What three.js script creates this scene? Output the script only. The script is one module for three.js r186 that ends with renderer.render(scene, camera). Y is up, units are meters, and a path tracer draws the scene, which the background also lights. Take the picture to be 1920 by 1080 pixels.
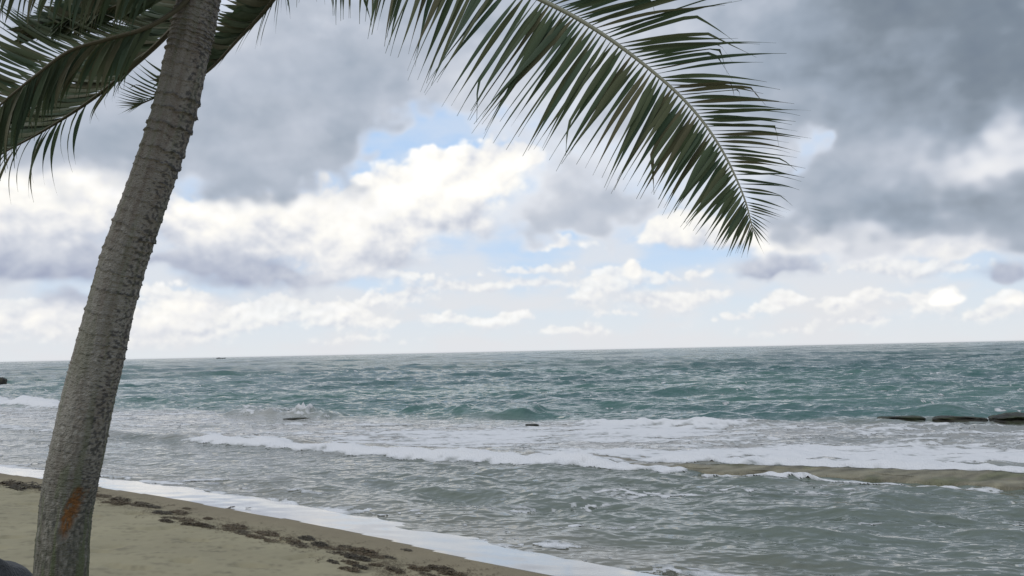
import * as THREE from 'three';
import { mergeGeometries } from 'three/addons/utils/BufferGeometryUtils.js';

// ---------------------------------------------------------------- camera, sun, exposure
const scene = new THREE.Scene();
const FOCAL = 1598, EYE = 2.6;                       // focal length in photo pixels, eye height above the sea
const camera = new THREE.PerspectiveCamera(2 * Math.atan(540 / FOCAL) * 180 / Math.PI, 16 / 9, 0.1, 60000);
const PITCH = Math.atan(119 / FOCAL), ROLL = -Math.atan(40 / 1920);
camera.position.set(0, EYE, 0);
camera.rotation.order = 'YXZ';
camera.rotation.set(PITCH, 0, ROLL);
const renderer = new THREE.WebGLRenderer({ antialias: true });
renderer.setSize(1024, 576);
renderer.toneMapping = THREE.LinearToneMapping;
renderer.toneMappingExposure = 1.0;
renderer.shadowMap.enabled = true;
const sun = new THREE.DirectionalLight(new THREE.Color(1.0, 0.95, 0.87), 1.0);
const SUN_DIR = new THREE.Vector3(-0.62, 0.7, 0.35).normalize();
sun.position.copy(SUN_DIR).multiplyScalar(60);
sun.shadow.radius = 45;                              // the sun behind broken cloud: very soft
sun.castShadow = true;
Object.assign(sun.shadow.camera, { left: -30, right: 30, top: 30, bottom: -30, near: 1, far: 140 });
scene.add(sun, sun.target);

// ---------------------------------------------------------------- helpers
function rng(seed) { let s = seed >>> 0; return () => { s = (s + 0x6D2B79F5) >>> 0; let t = Math.imul(s ^ (s >>> 15), 1 | s); t = (t + Math.imul(t ^ (t >>> 7), 61 | t)) ^ t; return ((t ^ (t >>> 14)) >>> 0) / 4294967296; }; }
const PERM = (() => { const r = rng(77), p = new Uint8Array(512), a = [...Array(256).keys()]; for (let i = 255; i > 0; i--) { const j = Math.floor(r() * (i + 1)); [a[i], a[j]] = [a[j], a[i]]; } for (let i = 0; i < 512; i++) p[i] = a[i & 255]; return p; })();
const GX = [1, -1, 1, -1, 1, -1, 1, -1, 0, 0, 0, 0, 1, -1, 0, 0], GY = [1, 1, -1, -1, 0, 0, 0, 0, 1, -1, 1, -1, 1, 1, -1, -1], GZ = [0, 0, 0, 0, 1, 1, -1, -1, 1, 1, -1, -1, 0, 0, 1, -1];
function noise(x, y, z) {
  const X = Math.floor(x), Y = Math.floor(y), Z = Math.floor(z); x -= X; y -= Y; z -= Z;
  const u = x * x * x * (x * (x * 6 - 15) + 10), v = y * y * y * (y * (y * 6 - 15) + 10), w = z * z * z * (z * (z * 6 - 15) + 10);
  const xi = X & 255, yi = Y & 255, zi = Z & 255, P = PERM;
  const A = P[xi] + yi, B = P[xi + 1] + yi, AA = P[A & 255] + zi, AB = P[(A + 1) & 255] + zi, BA = P[B & 255] + zi, BB = P[(B + 1) & 255] + zi;
  const g = (h, a, b, c) => GX[h & 15] * a + GY[h & 15] * b + GZ[h & 15] * c;
  const l1 = g(P[AA & 511], x, y, z), l2 = g(P[BA & 511], x - 1, y, z), l3 = g(P[AB & 511], x, y - 1, z), l4 = g(P[BB & 511], x - 1, y - 1, z);
  const m1 = g(P[(AA + 1) & 511], x, y, z - 1), m2 = g(P[(BA + 1) & 511], x - 1, y, z - 1), m3 = g(P[(AB + 1) & 511], x, y - 1, z - 1), m4 = g(P[(BB + 1) & 511], x - 1, y - 1, z - 1);
  const a1 = l1 + u * (l2 - l1), a2 = l3 + u * (l4 - l3), b1 = m1 + u * (m2 - m1), b2 = m3 + u * (m4 - m3);
  const c1 = a1 + v * (a2 - a1), c2 = b1 + v * (b2 - b1);
  return c1 + w * (c2 - c1);
}
function fbm(x, y, z, oct) { let a = 0, k = 1, f = 1; for (let i = 0; i < oct; i++) { a += k * noise(x * f + i * 17.3, y * f - i * 9.1, z * f + i * 5.7); k *= 0.5; f *= 2.03; } return a; }
function billow(x, y, z, oct) { let a = 0, k = 1, f = 1; for (let i = 0; i < oct; i++) { a += k * (Math.abs(noise(x * f + i * 11.3, y * f + i * 3.9, z * f - i * 7.7)) * 2 - 0.45); k *= 0.5; f *= 2.07; } return a; }
const clamp = (x, a = 0, b = 1) => Math.min(b, Math.max(a, x));
const smooth = (a, b, x) => { const t = clamp((x - a) / (b - a)); return t * t * (3 - 2 * t); };
const mix = (a, b, t) => a + (b - a) * t;
const lin = (c) => { c /= 255; return c <= 0.04045 ? c / 12.92 : ((c + 0.055) / 1.055) ** 2.4; };
const RGB = (r, g, b) => [lin(r), lin(g), lin(b)];
const TURN = new THREE.Euler(PITCH, 0, ROLL, 'YXZ');
const ray = (x, y) => new THREE.Vector3((x - 960) / FOCAL, (540 - y) / FOCAL, -1).applyEuler(TURN);      // direction of a photo pixel
const at = (x, y, depth) => { const r = ray(x, y); return r.multiplyScalar(depth / -r.z).add(camera.position); };  // its point at a depth in front of the eye
const onSea = (x, y, level = 0) => { const r = ray(x, y), t = (EYE - level) / -r.y; return new THREE.Vector3(r.x * t, level, r.z * t); };
const azel = (x, y) => { const r = ray(x, y).normalize(); return [Math.atan2(r.x, -r.z), Math.asin(r.y)]; };
const used = {};
const numbered = (name) => { const k = used[name] = (used[name] ?? -1) + 1; return k ? `${name}_${String(k).padStart(3, '0')}` : name; };
function shadows(o) { o.castShadow = o.receiveShadow = true; return o; }
function add(name, geometry, material, data, parent = scene) { const m = shadows(new THREE.Mesh(geometry, material)); m.name = parent === scene ? numbered(name) : name; if (data) m.userData = data; parent.add(m); return m; }
function geo(pos, idx, uv, col) {
  const g = new THREE.BufferGeometry();
  g.setAttribute('position', new THREE.BufferAttribute(pos instanceof Float32Array ? pos : new Float32Array(pos), 3));
  if (uv) g.setAttribute('uv', new THREE.BufferAttribute(uv instanceof Float32Array ? uv : new Float32Array(uv), 2));
  if (col) g.setAttribute('color', new THREE.BufferAttribute(col instanceof Float32Array ? col : new Float32Array(col), 3));
  g.setIndex(idx instanceof Uint32Array ? new THREE.BufferAttribute(idx, 1) : new THREE.BufferAttribute(new Uint32Array(idx), 1));
  g.computeVertexNormals();
  return g;
}

// ---------------------------------------------------------------- the sky: air and three storeys of cloud, computed by direction
function blobs(list) { return list.map(([x, y, rx, ry, w, tone]) => { const [a, e] = azel(x, y); return { a, e, ra: rx / FOCAL * Math.cos(a) ** 1.2, re: ry / FOCAL, w, tone }; }); }
const CUMULUS = blobs([
  // left bank
  [60, 390, 150, 62, 1.0, 0.9], [170, 370, 95, 60, 0.9, 1.02], [30, 490, 170, 34, 1.1, 0.36], [150, 495, 110, 30, 1.0, 0.3], [-140, 420, 160, 90, 1.0, 0.7],
  // behind the trunk and right of it
  [390, 400, 110, 50, 0.95, 0.98], [520, 400, 90, 40, 0.9, 0.95], [430, 450, 130, 40, 0.9, 0.8], [400, 500, 100, 30, 1.1, 0.32], [505, 520, 60, 22, 0.9, 0.36], [560, 470, 70, 45, 0.35, 0.72],
  // the big bright one
  [640, 440, 95, 62, 1.0, 0.9], [740, 390, 110, 75, 1.1, 1.0], [730, 465, 80, 42, 0.9, 0.95], [820, 355, 95, 60, 1.1, 1.02], [825, 300, 30, 26, 0.7, 1.0], [930, 320, 62, 55, 1.1, 1.02], [985, 290, 50, 40, 0.8, 0.98], [855, 392, 40, 24, 1.1, 0.4], [900, 430, 80, 28, 0.6, 0.8],
  [610, 525, 70, 18, 0.7, 0.45], [700, 500, 90, 20, 0.5, 0.6],
  [1050, 462, 90, 18, 0.7, 0.9],
  [1270, 435, 80, 42, 1.0, 0.86], [1340, 445, 90, 36, 0.9, 0.82],
  // right, low
  [1460, 450, 110, 28, 0.8, 0.82], [1600, 455, 110, 18, 0.7, 0.85], [1500, 500, 80, 22, 0.8, 0.42], [1420, 505, 60, 18, 0.6, 0.45], [1790, 470, 110, 26, 0.75, 0.8], [1880, 515, 48, 18, 0.9, 0.4], [1905, 562, 30, 20, 0.8, 0.95],
  [130, 565, 45, 12, 0.8, 0.38], [1150, 525, 60, 22, 0.6, 0.9], [1190, 500, 24, 18, 0.6, 0.95], [1760, 565, 45, 22, 0.75, 0.95], [1470, 560, 40, 16, 0.6, 0.95], [1280, 565, 34, 16, 0.55, 0.9],
  [480, 560, 120, 30, 0.65, 0.95], [640, 590, 90, 26, 0.65, 0.92], [330, 575, 90, 30, 0.6, 0.92], [300, 620, 160, 20, 0.5, 0.85], [60, 600, 130, 40, 0.65, 0.9], [930, 600, 60, 16, 0.5, 0.9],
]);
const FAR_CUMULUS = blobs([
  [450, 600, 60, 22, 0.9, 0.95], [520, 585, 70, 26, 1.0, 1.0], [600, 600, 60, 20, 0.9, 0.95], [660, 590, 50, 26, 1.0, 1.0], [710, 610, 40, 14, 0.8, 0.9], [380, 620, 70, 18, 0.9, 0.92], [330, 560, 70, 26, 0.9, 1.0], [300, 600, 60, 22, 0.8, 0.95],
  [40, 610, 90, 24, 0.9, 0.92], [130, 600, 60, 26, 0.8, 0.92], [10, 575, 60, 20, 0.7, 0.85], [820, 600, 46, 16, 0.8, 0.88], [900, 605, 40, 14, 0.8, 0.92], [965, 596, 50, 15, 0.9, 0.95], [760, 560, 70, 16, 0.6, 0.84], [860, 540, 90, 14, 0.6, 0.82], [1000, 530, 90, 14, 0.6, 0.84],
  [1105, 555, 34, 24, 0.9, 0.95], [1145, 535, 36, 24, 0.9, 0.98], [1185, 512, 22, 18, 0.9, 1.0], [1150, 590, 50, 14, 0.7, 0.9], [1275, 570, 28, 20, 0.8, 0.95], [1210, 560, 60, 20, 0.6, 0.8], [1340, 560, 50, 18, 0.6, 0.85], [1440, 575, 40, 15, 0.8, 0.92], [1480, 558, 30, 13, 0.8, 0.98], [1380, 600, 70, 12, 0.6, 0.86],
  [1570, 570, 50, 14, 0.7, 0.9], [1640, 560, 60, 18, 0.7, 0.88], [1600, 600, 90, 12, 0.6, 0.86], [1740, 575, 36, 18, 1.0, 0.98], [1770, 555, 26, 16, 0.9, 1.0], [1820, 590, 60, 14, 0.6, 0.86], [1900, 565, 34, 22, 1.0, 1.0], [1060, 620, 90, 12, 0.6, 0.86], [1500, 625, 120, 12, 0.5, 0.84], [700, 640, 140, 12, 0.6, 0.88], [250, 645, 160, 12, 0.6, 0.88],
  [620, 500, 80, 22, 0.6, 0.8], [1000, 505, 110, 10, 0.6, 0.86], [1250, 520, 90, 16, 0.6, 0.86], [1650, 500, 100, 20, 0.7, 0.8], [1750, 510, 90, 16, 0.6, 0.84], [740, 520, 80, 14, 0.6, 0.84],
]);
const DECK = blobs([
  // left deck; a negative weight is an opening
  [560, 180, 190, 120, 1.2, 0.5], [420, 260, 190, 85, 1.1, 0.53], [640, 90, 200, 110, 1.2, 0.53], [250, 220, 200, 90, 1.1, 0.5], [60, 260, 170, 60, 1.0, 0.47], [630, 265, 70, 60, 0.9, 0.42], [470, 335, 90, 40, 0.8, 0.45], [200, 60, 300, 140, 1.2, 0.52],
  [850, 40, 170, 90, 1.0, 0.62], [830, 165, 90, 40, 0.6, 0.85], [960, 150, 110, 70, 0.8, 0.74], [1150, 90, 220, 100, 1.1, 0.68], [1120, 240, 150, 60, 0.8, 0.72],
  [810, 268, 95, 36, -1.0, 0], [720, 310, 40, 40, -0.9, 0], [890, 330, 130, 40, -0.9, 0], [1250, 400, 22, 34, -0.8, 0], [1518, 265, 26, 36, -1.3, 0], [1120, 490, 160, 22, -1.2, 0], [1640, 450, 70, 22, 1.3, 0.92], [1350, 480, 90, 30, -1.0, 0],
  // right deck
  [1420, 80, 180, 130, 1.1, 0.53], [1640, 60, 200, 130, 1.2, 0.28], [1850, 90, 200, 110, 1.2, 0.12], [1560, 190, 110, 80, 1.0, 0.40], [1740, 190, 140, 70, 1.0, 0.37], [1590, 330, 110, 85, 1.1, 0.44], [1650, 400, 120, 42, 1.1, 0.40], [1790, 410, 120, 36, 1.0, 0.42], [1910, 370, 60, 50, 1.0, 0.42], [1480, 390, 80, 60, 0.8, 0.58], [1890, 420, 90, 34, 0.9, 0.5],
  [1830, 312, 80, 30, 1.3, 1.12], [1890, 270, 60, 36, 1.2, 1.0], [1770, 338, 60, 26, 0.9, 0.95], [1700, 300, 90, 40, 0.5, 0.66], [2080, 250, 160, 200, 1.1, 0.4],
  // the grey one under the frond
  [1090, 362, 112, 68, 1.25, 0.63], [1010, 335, 70, 60, 0.6, 0.78], [1165, 400, 52, 40, 0.9, 0.56], [1060, 425, 85, 26, 0.7, 0.68],
  [1400, 240, 90, 90, 0.9, 0.62], [1300, 330, 80, 60, 0.7, 0.66], [1260, 260, 90, 70, 0.9, 0.7],
]);
{ // the same kinds of cloud all the way round, outside the picture
  const r = rng(5);
  for (let i = 0; i < 300; i++) { const a = (r() * 2 - 1) * Math.PI, e = 0.015 + 0.1 * r(), q = 0.012 + 0.03 * r(); if (Math.abs(a) > 0.6) FAR_CUMULUS.push({ a, e, ra: q * 1.4, re: q * 0.5, w: 0.6 + 0.4 * r(), tone: 0.84 + 0.16 * r() }); }
  for (let i = 0; i < 240; i++) {
    const a = (r() * 2 - 1) * Math.PI, e = (0.03 + 0.3 * r() ** 1.3);
    if (Math.abs(a) < 0.62 && e < 0.45) continue;
    const size = 0.03 + 0.07 * r();
    CUMULUS.push({ a, e, ra: size * (1.1 + r()), re: size * (0.4 + 0.3 * r()), w: 0.8 + 0.3 * r(), tone: 0.38 + 0.62 * r() });
  }
  for (let i = 0; i < 260; i++) {
    const a = (r() * 2 - 1) * Math.PI, e = 0.14 + 1.2 * r();
    if (Math.abs(a) < 0.7 && e < 0.5) continue;
    const size = 0.09 + 0.1 * r();
    DECK.push({ a, e, ra: size * 1.5 / Math.max(0.35, Math.cos(e)), re: size, w: 0.7 + 0.4 * r(), tone: 0.3 + 0.4 * r() });
  }
}
function field(list, az, el, out) {
  let F = 0, T = 0, P = 0;
  for (const b of list) {
    let da = az - b.a; if (da > Math.PI) da -= 2 * Math.PI; else if (da < -Math.PI) da += 2 * Math.PI;
    const x = da / b.ra; if (x > 2.4 || x < -2.4) continue;
    const y = (el - b.e) / b.re; if (y > 2.4 || y < -2.4) continue;
    const g = b.w * Math.exp(-(x * x + y * y)); F += g; if (b.w > 0) { T += g * b.tone; P += g; }
  }
  out[0] = F; out[1] = P > 1e-5 ? T / P : 0.6;
}
const AIR = [[0, RGB(226, 232, 236)], [0.05, RGB(217, 229, 240)], [0.11, RGB(196, 219, 245)], [0.2, RGB(184, 213, 247)], [0.4, RGB(160, 196, 240)], [1.6, RGB(105, 150, 220)]];
const CUM_RAMP = [[0.2, RGB(164, 172, 194)], [0.42, RGB(186, 193, 209)], [0.65, RGB(214, 218, 227)], [0.85, RGB(240, 240, 241)], [1.0, RGB(254, 252, 247)], [1.25, [1.12, 1.1, 1.06]]];
const DECK_RAMP = [[0.1, RGB(108, 119, 134)], [0.27, RGB(127, 138, 150)], [0.42, RGB(158, 169, 183)], [0.6, RGB(190, 197, 209)], [0.8, RGB(222, 225, 232)], [1.0, RGB(246, 246, 247)]];
function ramp(table, x, out) {
  let i = 0; while (i < table.length - 2 && x > table[i + 1][0]) i++;
  const [x0, c0] = table[i], [x1, c1] = table[i + 1], t = clamp((x - x0) / (x1 - x0));
  for (let k = 0; k < 3; k++) out[k] = mix(c0[k], c1[k], t);
}
const VEIL = RGB(227, 229, 233);
const puffs = (x, y, z) => 0.75 * fbm(x * 13, y * 15, z * 13, 5) + 0.42 * billow(x * 26, y * 30, z * 26, 4) + 0.1;
const SKY_W = 4096, SKY_H = 2048, skyData = new Float32Array(SKY_W * SKY_H * 4);
{
  const c = [0, 0, 0], d = [0, 0, 0], o = [0, 0], o2 = [0, 0];
  const colour = (az, el, out) => {
    const X = Math.sin(az), Z = Math.cos(az), Y = el, cl = Math.max(0.25, Math.cos(el));
    ramp(AIR, el, out);
    // slow drift of the coordinates gives the clouds torn outlines
    const wx = 0.012 * noise(X * 22, Y * 30, Z * 22) + 0.006 * noise(X * 60, Y * 70, Z * 60 + 3), wy = 0.010 * noise(X * 22 + 9, Y * 30, Z * 22) + 0.005 * noise(X * 60 + 5, Y * 70, Z * 60);
    // thin veil, thickest low down
    {
      const v = fbm(X * 9, Y * 22, Z * 9 + 2, 5);
      const veil = clamp(smooth(-0.45, 0.5, v) * mix(0.8, 0.35, smooth(0.05, 0.3, el)) + 0.4 * smooth(0.08, 0, el));
      for (let k = 0; k < 3; k++) out[k] = mix(out[k], VEIL[k], veil);
    }
    const pf = puffs(X, Y, Z);
    // rows of small far cumulus, pale with distance
    if (el < 0.2) {
      field(FAR_CUMULUS, az + wx * 0.7, el + wy * 0.7, o);
      if (o[0] > 0.08) {
        const b = 0.6 * fbm(X * 34, Y * 44, Z * 34, 5) + 0.45 * billow(X * 62, Y * 72, Z * 62, 3), s1 = 0.006, X1 = Math.sin(az - s1 * 0.7), Z1 = Math.cos(az - s1 * 0.7), b1 = 0.6 * fbm(X1 * 34, (Y + s1) * 44, Z1 * 34, 5) + 0.45 * billow(X1 * 62, (Y + s1) * 72, Z1 * 62, 3);
        field(FAR_CUMULUS, az + wx * 0.7 - 0.006, el + wy * 0.7 + 0.008, o2);
        const D = o[0] - 0.3 + 0.5 * b + 0.25 * pf, top = smooth(-0.15, 0.25, o[0] - o2[0]), alpha = smooth(0, mix(0.7, 0.22, top), D) * smooth(0.0, 0.025, el);
        ramp(CUM_RAMP, o[1] - 0.02 + 0.36 * (b - b1) + 0.22 * clamp(o[0] - o2[0], -0.6, 0.6), d);
        for (let k = 0; k < 3; k++) out[k] = mix(out[k], mix(d[k], VEIL[k], 0.2), alpha * 0.75);
      }
    }
    // middle cumulus: crisp heads, soft grey bases
    if (el < 0.6) {
      const A = az + wx, E = el + wy;
      field(CUMULUS, A, E, o);
      if (o[0] > 0.1) {
        const s1 = 0.012, s2 = 0.022, D = o[0] - 0.46 + 0.42 * pf;
        field(CUMULUS, A - s2 * 0.7, E + s2, o2);
        const top = smooth(-0.15, 0.3, o[0] - o2[0]), alpha = smooth(0.0, mix(0.75, 0.2, top) + 0.2 * (1 - clamp(o[1])), D);
        if (alpha > 0) {
          const b1 = puffs(Math.sin(az - s1 * 0.7), Y + s1, Math.cos(az - s1 * 0.7));
          const lit = 0.42 * (pf - b1) + 0.3 * clamp(o[0] - o2[0], -0.7, 0.7);
          ramp(CUM_RAMP, o[1] - 0.05 + lit * (0.25 + 0.6 * o[1]) + 0.22 * fbm(X * 9, Y * 14, Z * 9, 5), d);
          for (let k = 0; k < 3; k++) out[k] = mix(out[k], d[k], alpha * (0.85 + 0.15 * smooth(0.05, 0.5, D)));
        }
      }
    }
    // the grey deck overhead, soft
    {
      field(DECK, az + wx * 2.3, el + wy * 2.3, o);
      const b = fbm(X * 8 / cl * 0.8, Y * 10, Z * 8 / cl * 0.8, 6), D = (o[0] > 0 ? 1.25 * (1 - Math.exp(-o[0])) : o[0]) - 0.5 + 0.26 * b + 0.2 * pf + smooth(0.75, 1.3, el) * 0.3;
      const alpha = smooth(-0.42, 0.4, D);
      if (alpha > 0) {
        const detail = 0.13 * fbm(X * 7 + 0.5 * b, Y * 13, Z * 7 + 7, 4) + 0.05 * fbm(X * 30, Y * 36, Z * 30 + 7, 3);
        const edge = 0.24 * (1 - smooth(-0.1, 0.55, D));
        ramp(DECK_RAMP, o[1] + detail + edge, d);
        for (let k = 0; k < 3; k++) out[k] = mix(out[k], d[k], alpha * 0.96);
      }
    }
  };
  const low = [0, 0, 0]; colour(0, 0.002, low);
  for (let j = 0; j < SKY_H; j++) {
    const el = ((j + 0.5) / SKY_H - 0.5) * Math.PI, step = el > 0.62 ? 4 : 1;
    for (let i = 0; i < SKY_W; i++) {
      const k = (j * SKY_W + i) * 4;
      if (el <= 0) { skyData[k] = low[0] * 0.5; skyData[k + 1] = low[1] * 0.55; skyData[k + 2] = low[2] * 0.55; skyData[k + 3] = 1; continue; }
      const th = ((i + 0.5) / SKY_W - 0.5) * 2 * Math.PI, az = Math.atan2(Math.cos(th), -Math.sin(th));
      const far = step > 1 || Math.abs(az) > 0.75;
      if (far && i % 8) { const p = k - 4; for (let n = 0; n < 4; n++) skyData[k + n] = skyData[p + n]; continue; }
      colour(az, el, c);
      skyData[k] = c[0]; skyData[k + 1] = c[1]; skyData[k + 2] = c[2]; skyData[k + 3] = 1;
    }
  }
}
const sky = new THREE.DataTexture(skyData, SKY_W, SKY_H, THREE.RGBAFormat, THREE.FloatType);
sky.mapping = THREE.EquirectangularReflectionMapping;
sky.magFilter = sky.minFilter = THREE.LinearFilter;
sky.needsUpdate = true;
scene.background = sky;
scene.environment = sky;
console.log('sky done');

// ---------------------------------------------------------------- textures of matter
function texture(n, fn, srgb = false) {                 // fn(u, v) -> [r, g, b] in 0..1
  const d = new Uint8Array(n * n * 4);
  for (let j = 0; j < n; j++) for (let i = 0; i < n; i++) { const c = fn(i / n, j / n), k = (j * n + i) * 4; for (let m = 0; m < 3; m++) d[k + m] = clamp(c[m]) * 255; d[k + 3] = 255; }
  const t = new THREE.DataTexture(d, n, n); t.wrapS = t.wrapT = THREE.RepeatWrapping; t.magFilter = THREE.LinearFilter; t.minFilter = THREE.LinearMipmapLinearFilter; t.generateMipmaps = true;
  if (srgb) t.colorSpace = THREE.SRGBColorSpace; t.needsUpdate = true; return t;
}
const torus = (u, v, r, f) => { const a = u * 2 * Math.PI, b = v * 2 * Math.PI; return [Math.cos(a) * r, Math.sin(a) * r, Math.cos(b) * r * 1 + Math.sin(b) * r * 3.7]; };
// small ripples on the water: periodic waves on a tile of 4 m
const RIPPLE_TILE = 4;
const rippleNormal = (() => {
  const n = 512, r = rng(41), sx = new Float32Array(n * n), sz = new Float32Array(n * n), comps = [];
  for (let i = 0; i < 54; i++) {
    const lambda = 0.1 * (7 ** r()), ang = Math.PI / 2 + (r() + r() + r() - 1.5) * 1.3, k = RIPPLE_TILE / lambda;
    comps.push([Math.round(k * Math.cos(ang)), Math.round(k * Math.sin(ang)) || 1, r() * 6.28, 0.026 * (0.6 + 0.8 * r())]);
  }
  const wob = comps.map(() => [r() * 6.28, r() * 6.28]);
  for (let j = 0; j < n; j++) for (let i = 0; i < n; i++) {
    const u = i / n * 2 * Math.PI, v = j / n * 2 * Math.PI; let a = 0, b = 0;
    for (let q = 0; q < comps.length; q++) {
      const [kx, kz, ph, s] = comps[q], l = Math.hypot(kx, kz);
      const c = s * Math.cos(kx * u + kz * v + ph + 0.8 * Math.sin(u + wob[q][0]) + 0.8 * Math.sin(v + wob[q][1]));
      a += c * kx / l; b += c * kz / l;
    }
    sx[j * n + i] = a; sz[j * n + i] = b;
  }
  return texture(n, (u, v) => { const k = Math.round(v * n) * n + Math.round(u * n), a = -sx[k], b = -sz[k], l = 1 / Math.hypot(a, b, 1); return [a * l * 0.5 + 0.5, b * l * 0.5 + 0.5, l * 0.5 + 0.5]; });
})();
const sandGrain = texture(512, (u, v) => { const r = noise(u * 128, v * 128, 3) * 0.5 + noise(u * 256, v * 256, 7) * 0.5, b = noise(u * 32, v * 32, 9); const x = 0.5 + 0.42 * r + 0.22 * b; return [x, x, x]; });
const barkBump = texture(512, (u, v) => { const x = 0.5 + 0.35 * noise(u * 64, v * 256, 1) + 0.3 * noise(u * 32, v * 64, 5) + 0.3 * noise(u * 128, v * 128, 2); return [x, x, x]; });
const roughBump = texture(512, (u, v) => { const x = 0.5 + 0.4 * noise(u * 32, v * 32, 1) + 0.3 * noise(u * 64, v * 64, 4) + 0.25 * noise(u * 128, v * 128, 2); return [x, x, x]; });

// ---------------------------------------------------------------- lie of the beach
const P0 = [0.54, -9.63], TAN = [0.775, 0.631], SEAWARD = [0.631, -0.775];
const along = (x, z) => (x - P0[0]) * TAN[0] + (z - P0[1]) * TAN[1];
const outward = (x, z) => (x - P0[0]) * SEAWARD[0] + (z - P0[1]) * SEAWARD[1];
const shoreCurve = (a) => 0.40 * Math.sin(Math.PI * clamp(a / -15.8, -1, 1.6)) + (a < -14 ? -0.02 * (a + 14) ** 2 * 0.3 : 0);
function swashEdge(a) { return shoreCurve(a) + 0.16 * noise(a * 0.35, 3.1, 0) + 0.06 * noise(a * 1.2, 8.1, 0) + 0.02 * noise(a * 4, 1.1, 0); }
function beachHeight(a, s) {                         // s: metres seaward of the mean wet line
  const t = s - shoreCurve(a);
  let h = 0.08;
  if (t > 0) h -= 0.075 * t + 0.004 * t * t; else { const q = -t; h += q < 9 ? 0.06 * q + 0.0062 * q * q : 0.06 * 9 + 0.0062 * 81 + (q - 9) * 0.05; }
  return Math.max(h, -1.2);
}
const groundAt = (x, z) => beachHeight(along(x, z), outward(x, z));
{
  const span = (a, b, fine, from, to) => { const v = []; let x = a; while (x < b) { v.push(x); const away = Math.max(0, from - x, x - to); x += fine * (1 + away * 0.35); } v.push(b); return v; };
  const As = span(-160, 60, 0.075, -24, 9), Ss = span(-60, 8, 0.06, -8.5, 2.2);
  const pos = [], uv = [], col = [], wet = [];
  const dry = [0.345, 0.31, 0.2], damp = [0.255, 0.215, 0.14], soaked = [0.22, 0.2, 0.165];
  for (const a of As) for (const s of Ss) {
    const x = P0[0] + TAN[0] * a + SEAWARD[0] * s, z = P0[1] + TAN[1] * a + SEAWARD[1] * s, edge = swashEdge(a), t = s - edge;
    let h = beachHeight(a, s);
    const up = smooth(-0.5, -1.6, t);
    h += up * (0.022 * noise(x * 0.7, z * 0.7, 1) + 0.012 * noise(x * 2.1, z * 2.1, 5) + 0.006 * noise(x * 6, z * 6, 2));
    const dent = noise(x * 1.7 + 4, z * 2.6, 12); h -= up * 0.045 * smooth(0.3, 0.5, dent);                  // half-filled footprints
    h += 0.004 * noise(x * 2, z * 2, 3);
    pos.push(x, h, z); uv.push(x / 0.6, -z / 0.6);
    const moist = smooth(-1.5 + 0.5 * noise(a * 0.5, 2, 1), -0.15, t + 0.25 * noise(x * 1.3, z * 1.3, 8)), f = 1 + 0.12 * fbm(x * 0.8, z * 0.8, 4, 4) + 0.07 * noise(x * 9, z * 9, 6);
    const strew = (smooth(0.3, 0.46, noise(x * 2.6, z * 7.3, 21)) * 0.26 + smooth(0.32, 0.5, noise(x * 6, z * 9, 31)) * 0.2) * up;
    const c = t > 0 ? soaked : dry.map((d, k) => mix(d, damp[k], moist));
    col.push(c[0] * (f - strew), c[1] * (f - strew), c[2] * (f - strew)); wet.push(t);
  }
  const n = Ss.length, dryIdx = [], wetIdx = [];
  for (let i = 0; i < As.length - 1; i++) for (let j = 0; j < n - 1; j++) {
    const a = i * n + j, b = a + 1, c = a + n, d = c + 1;
    (wet[a] + wet[b] + wet[c] + wet[d] > 0 ? wetIdx : dryIdx).push(a, c, b, b, c, d);
  }
  const g = geo(pos, dryIdx, uv, col), w = g.clone(); w.setIndex(new THREE.BufferAttribute(new Uint32Array(wetIdx), 1));
  w.setAttribute('normal', geo(pos, wetIdx).getAttribute('normal'));
  const flip = g.getAttribute('normal').getY(5) < 0; if (flip) console.log('sand winding is down');
  add('sand_beach', g, new THREE.MeshStandardMaterial({ vertexColors: true, roughness: 0.95, bumpMap: sandGrain, bumpScale: 0.006 }), { kind: 'structure' });
  add('wet_sand', w, new THREE.MeshPhysicalMaterial({ vertexColors: true, roughness: 0.09, ior: 1.45, clearcoat: 1, clearcoatRoughness: 0.06, normalMap: rippleNormal, normalScale: new THREE.Vector2(0.16, 0.16) }), { kind: 'structure' });
}
console.log('beach done');

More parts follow.
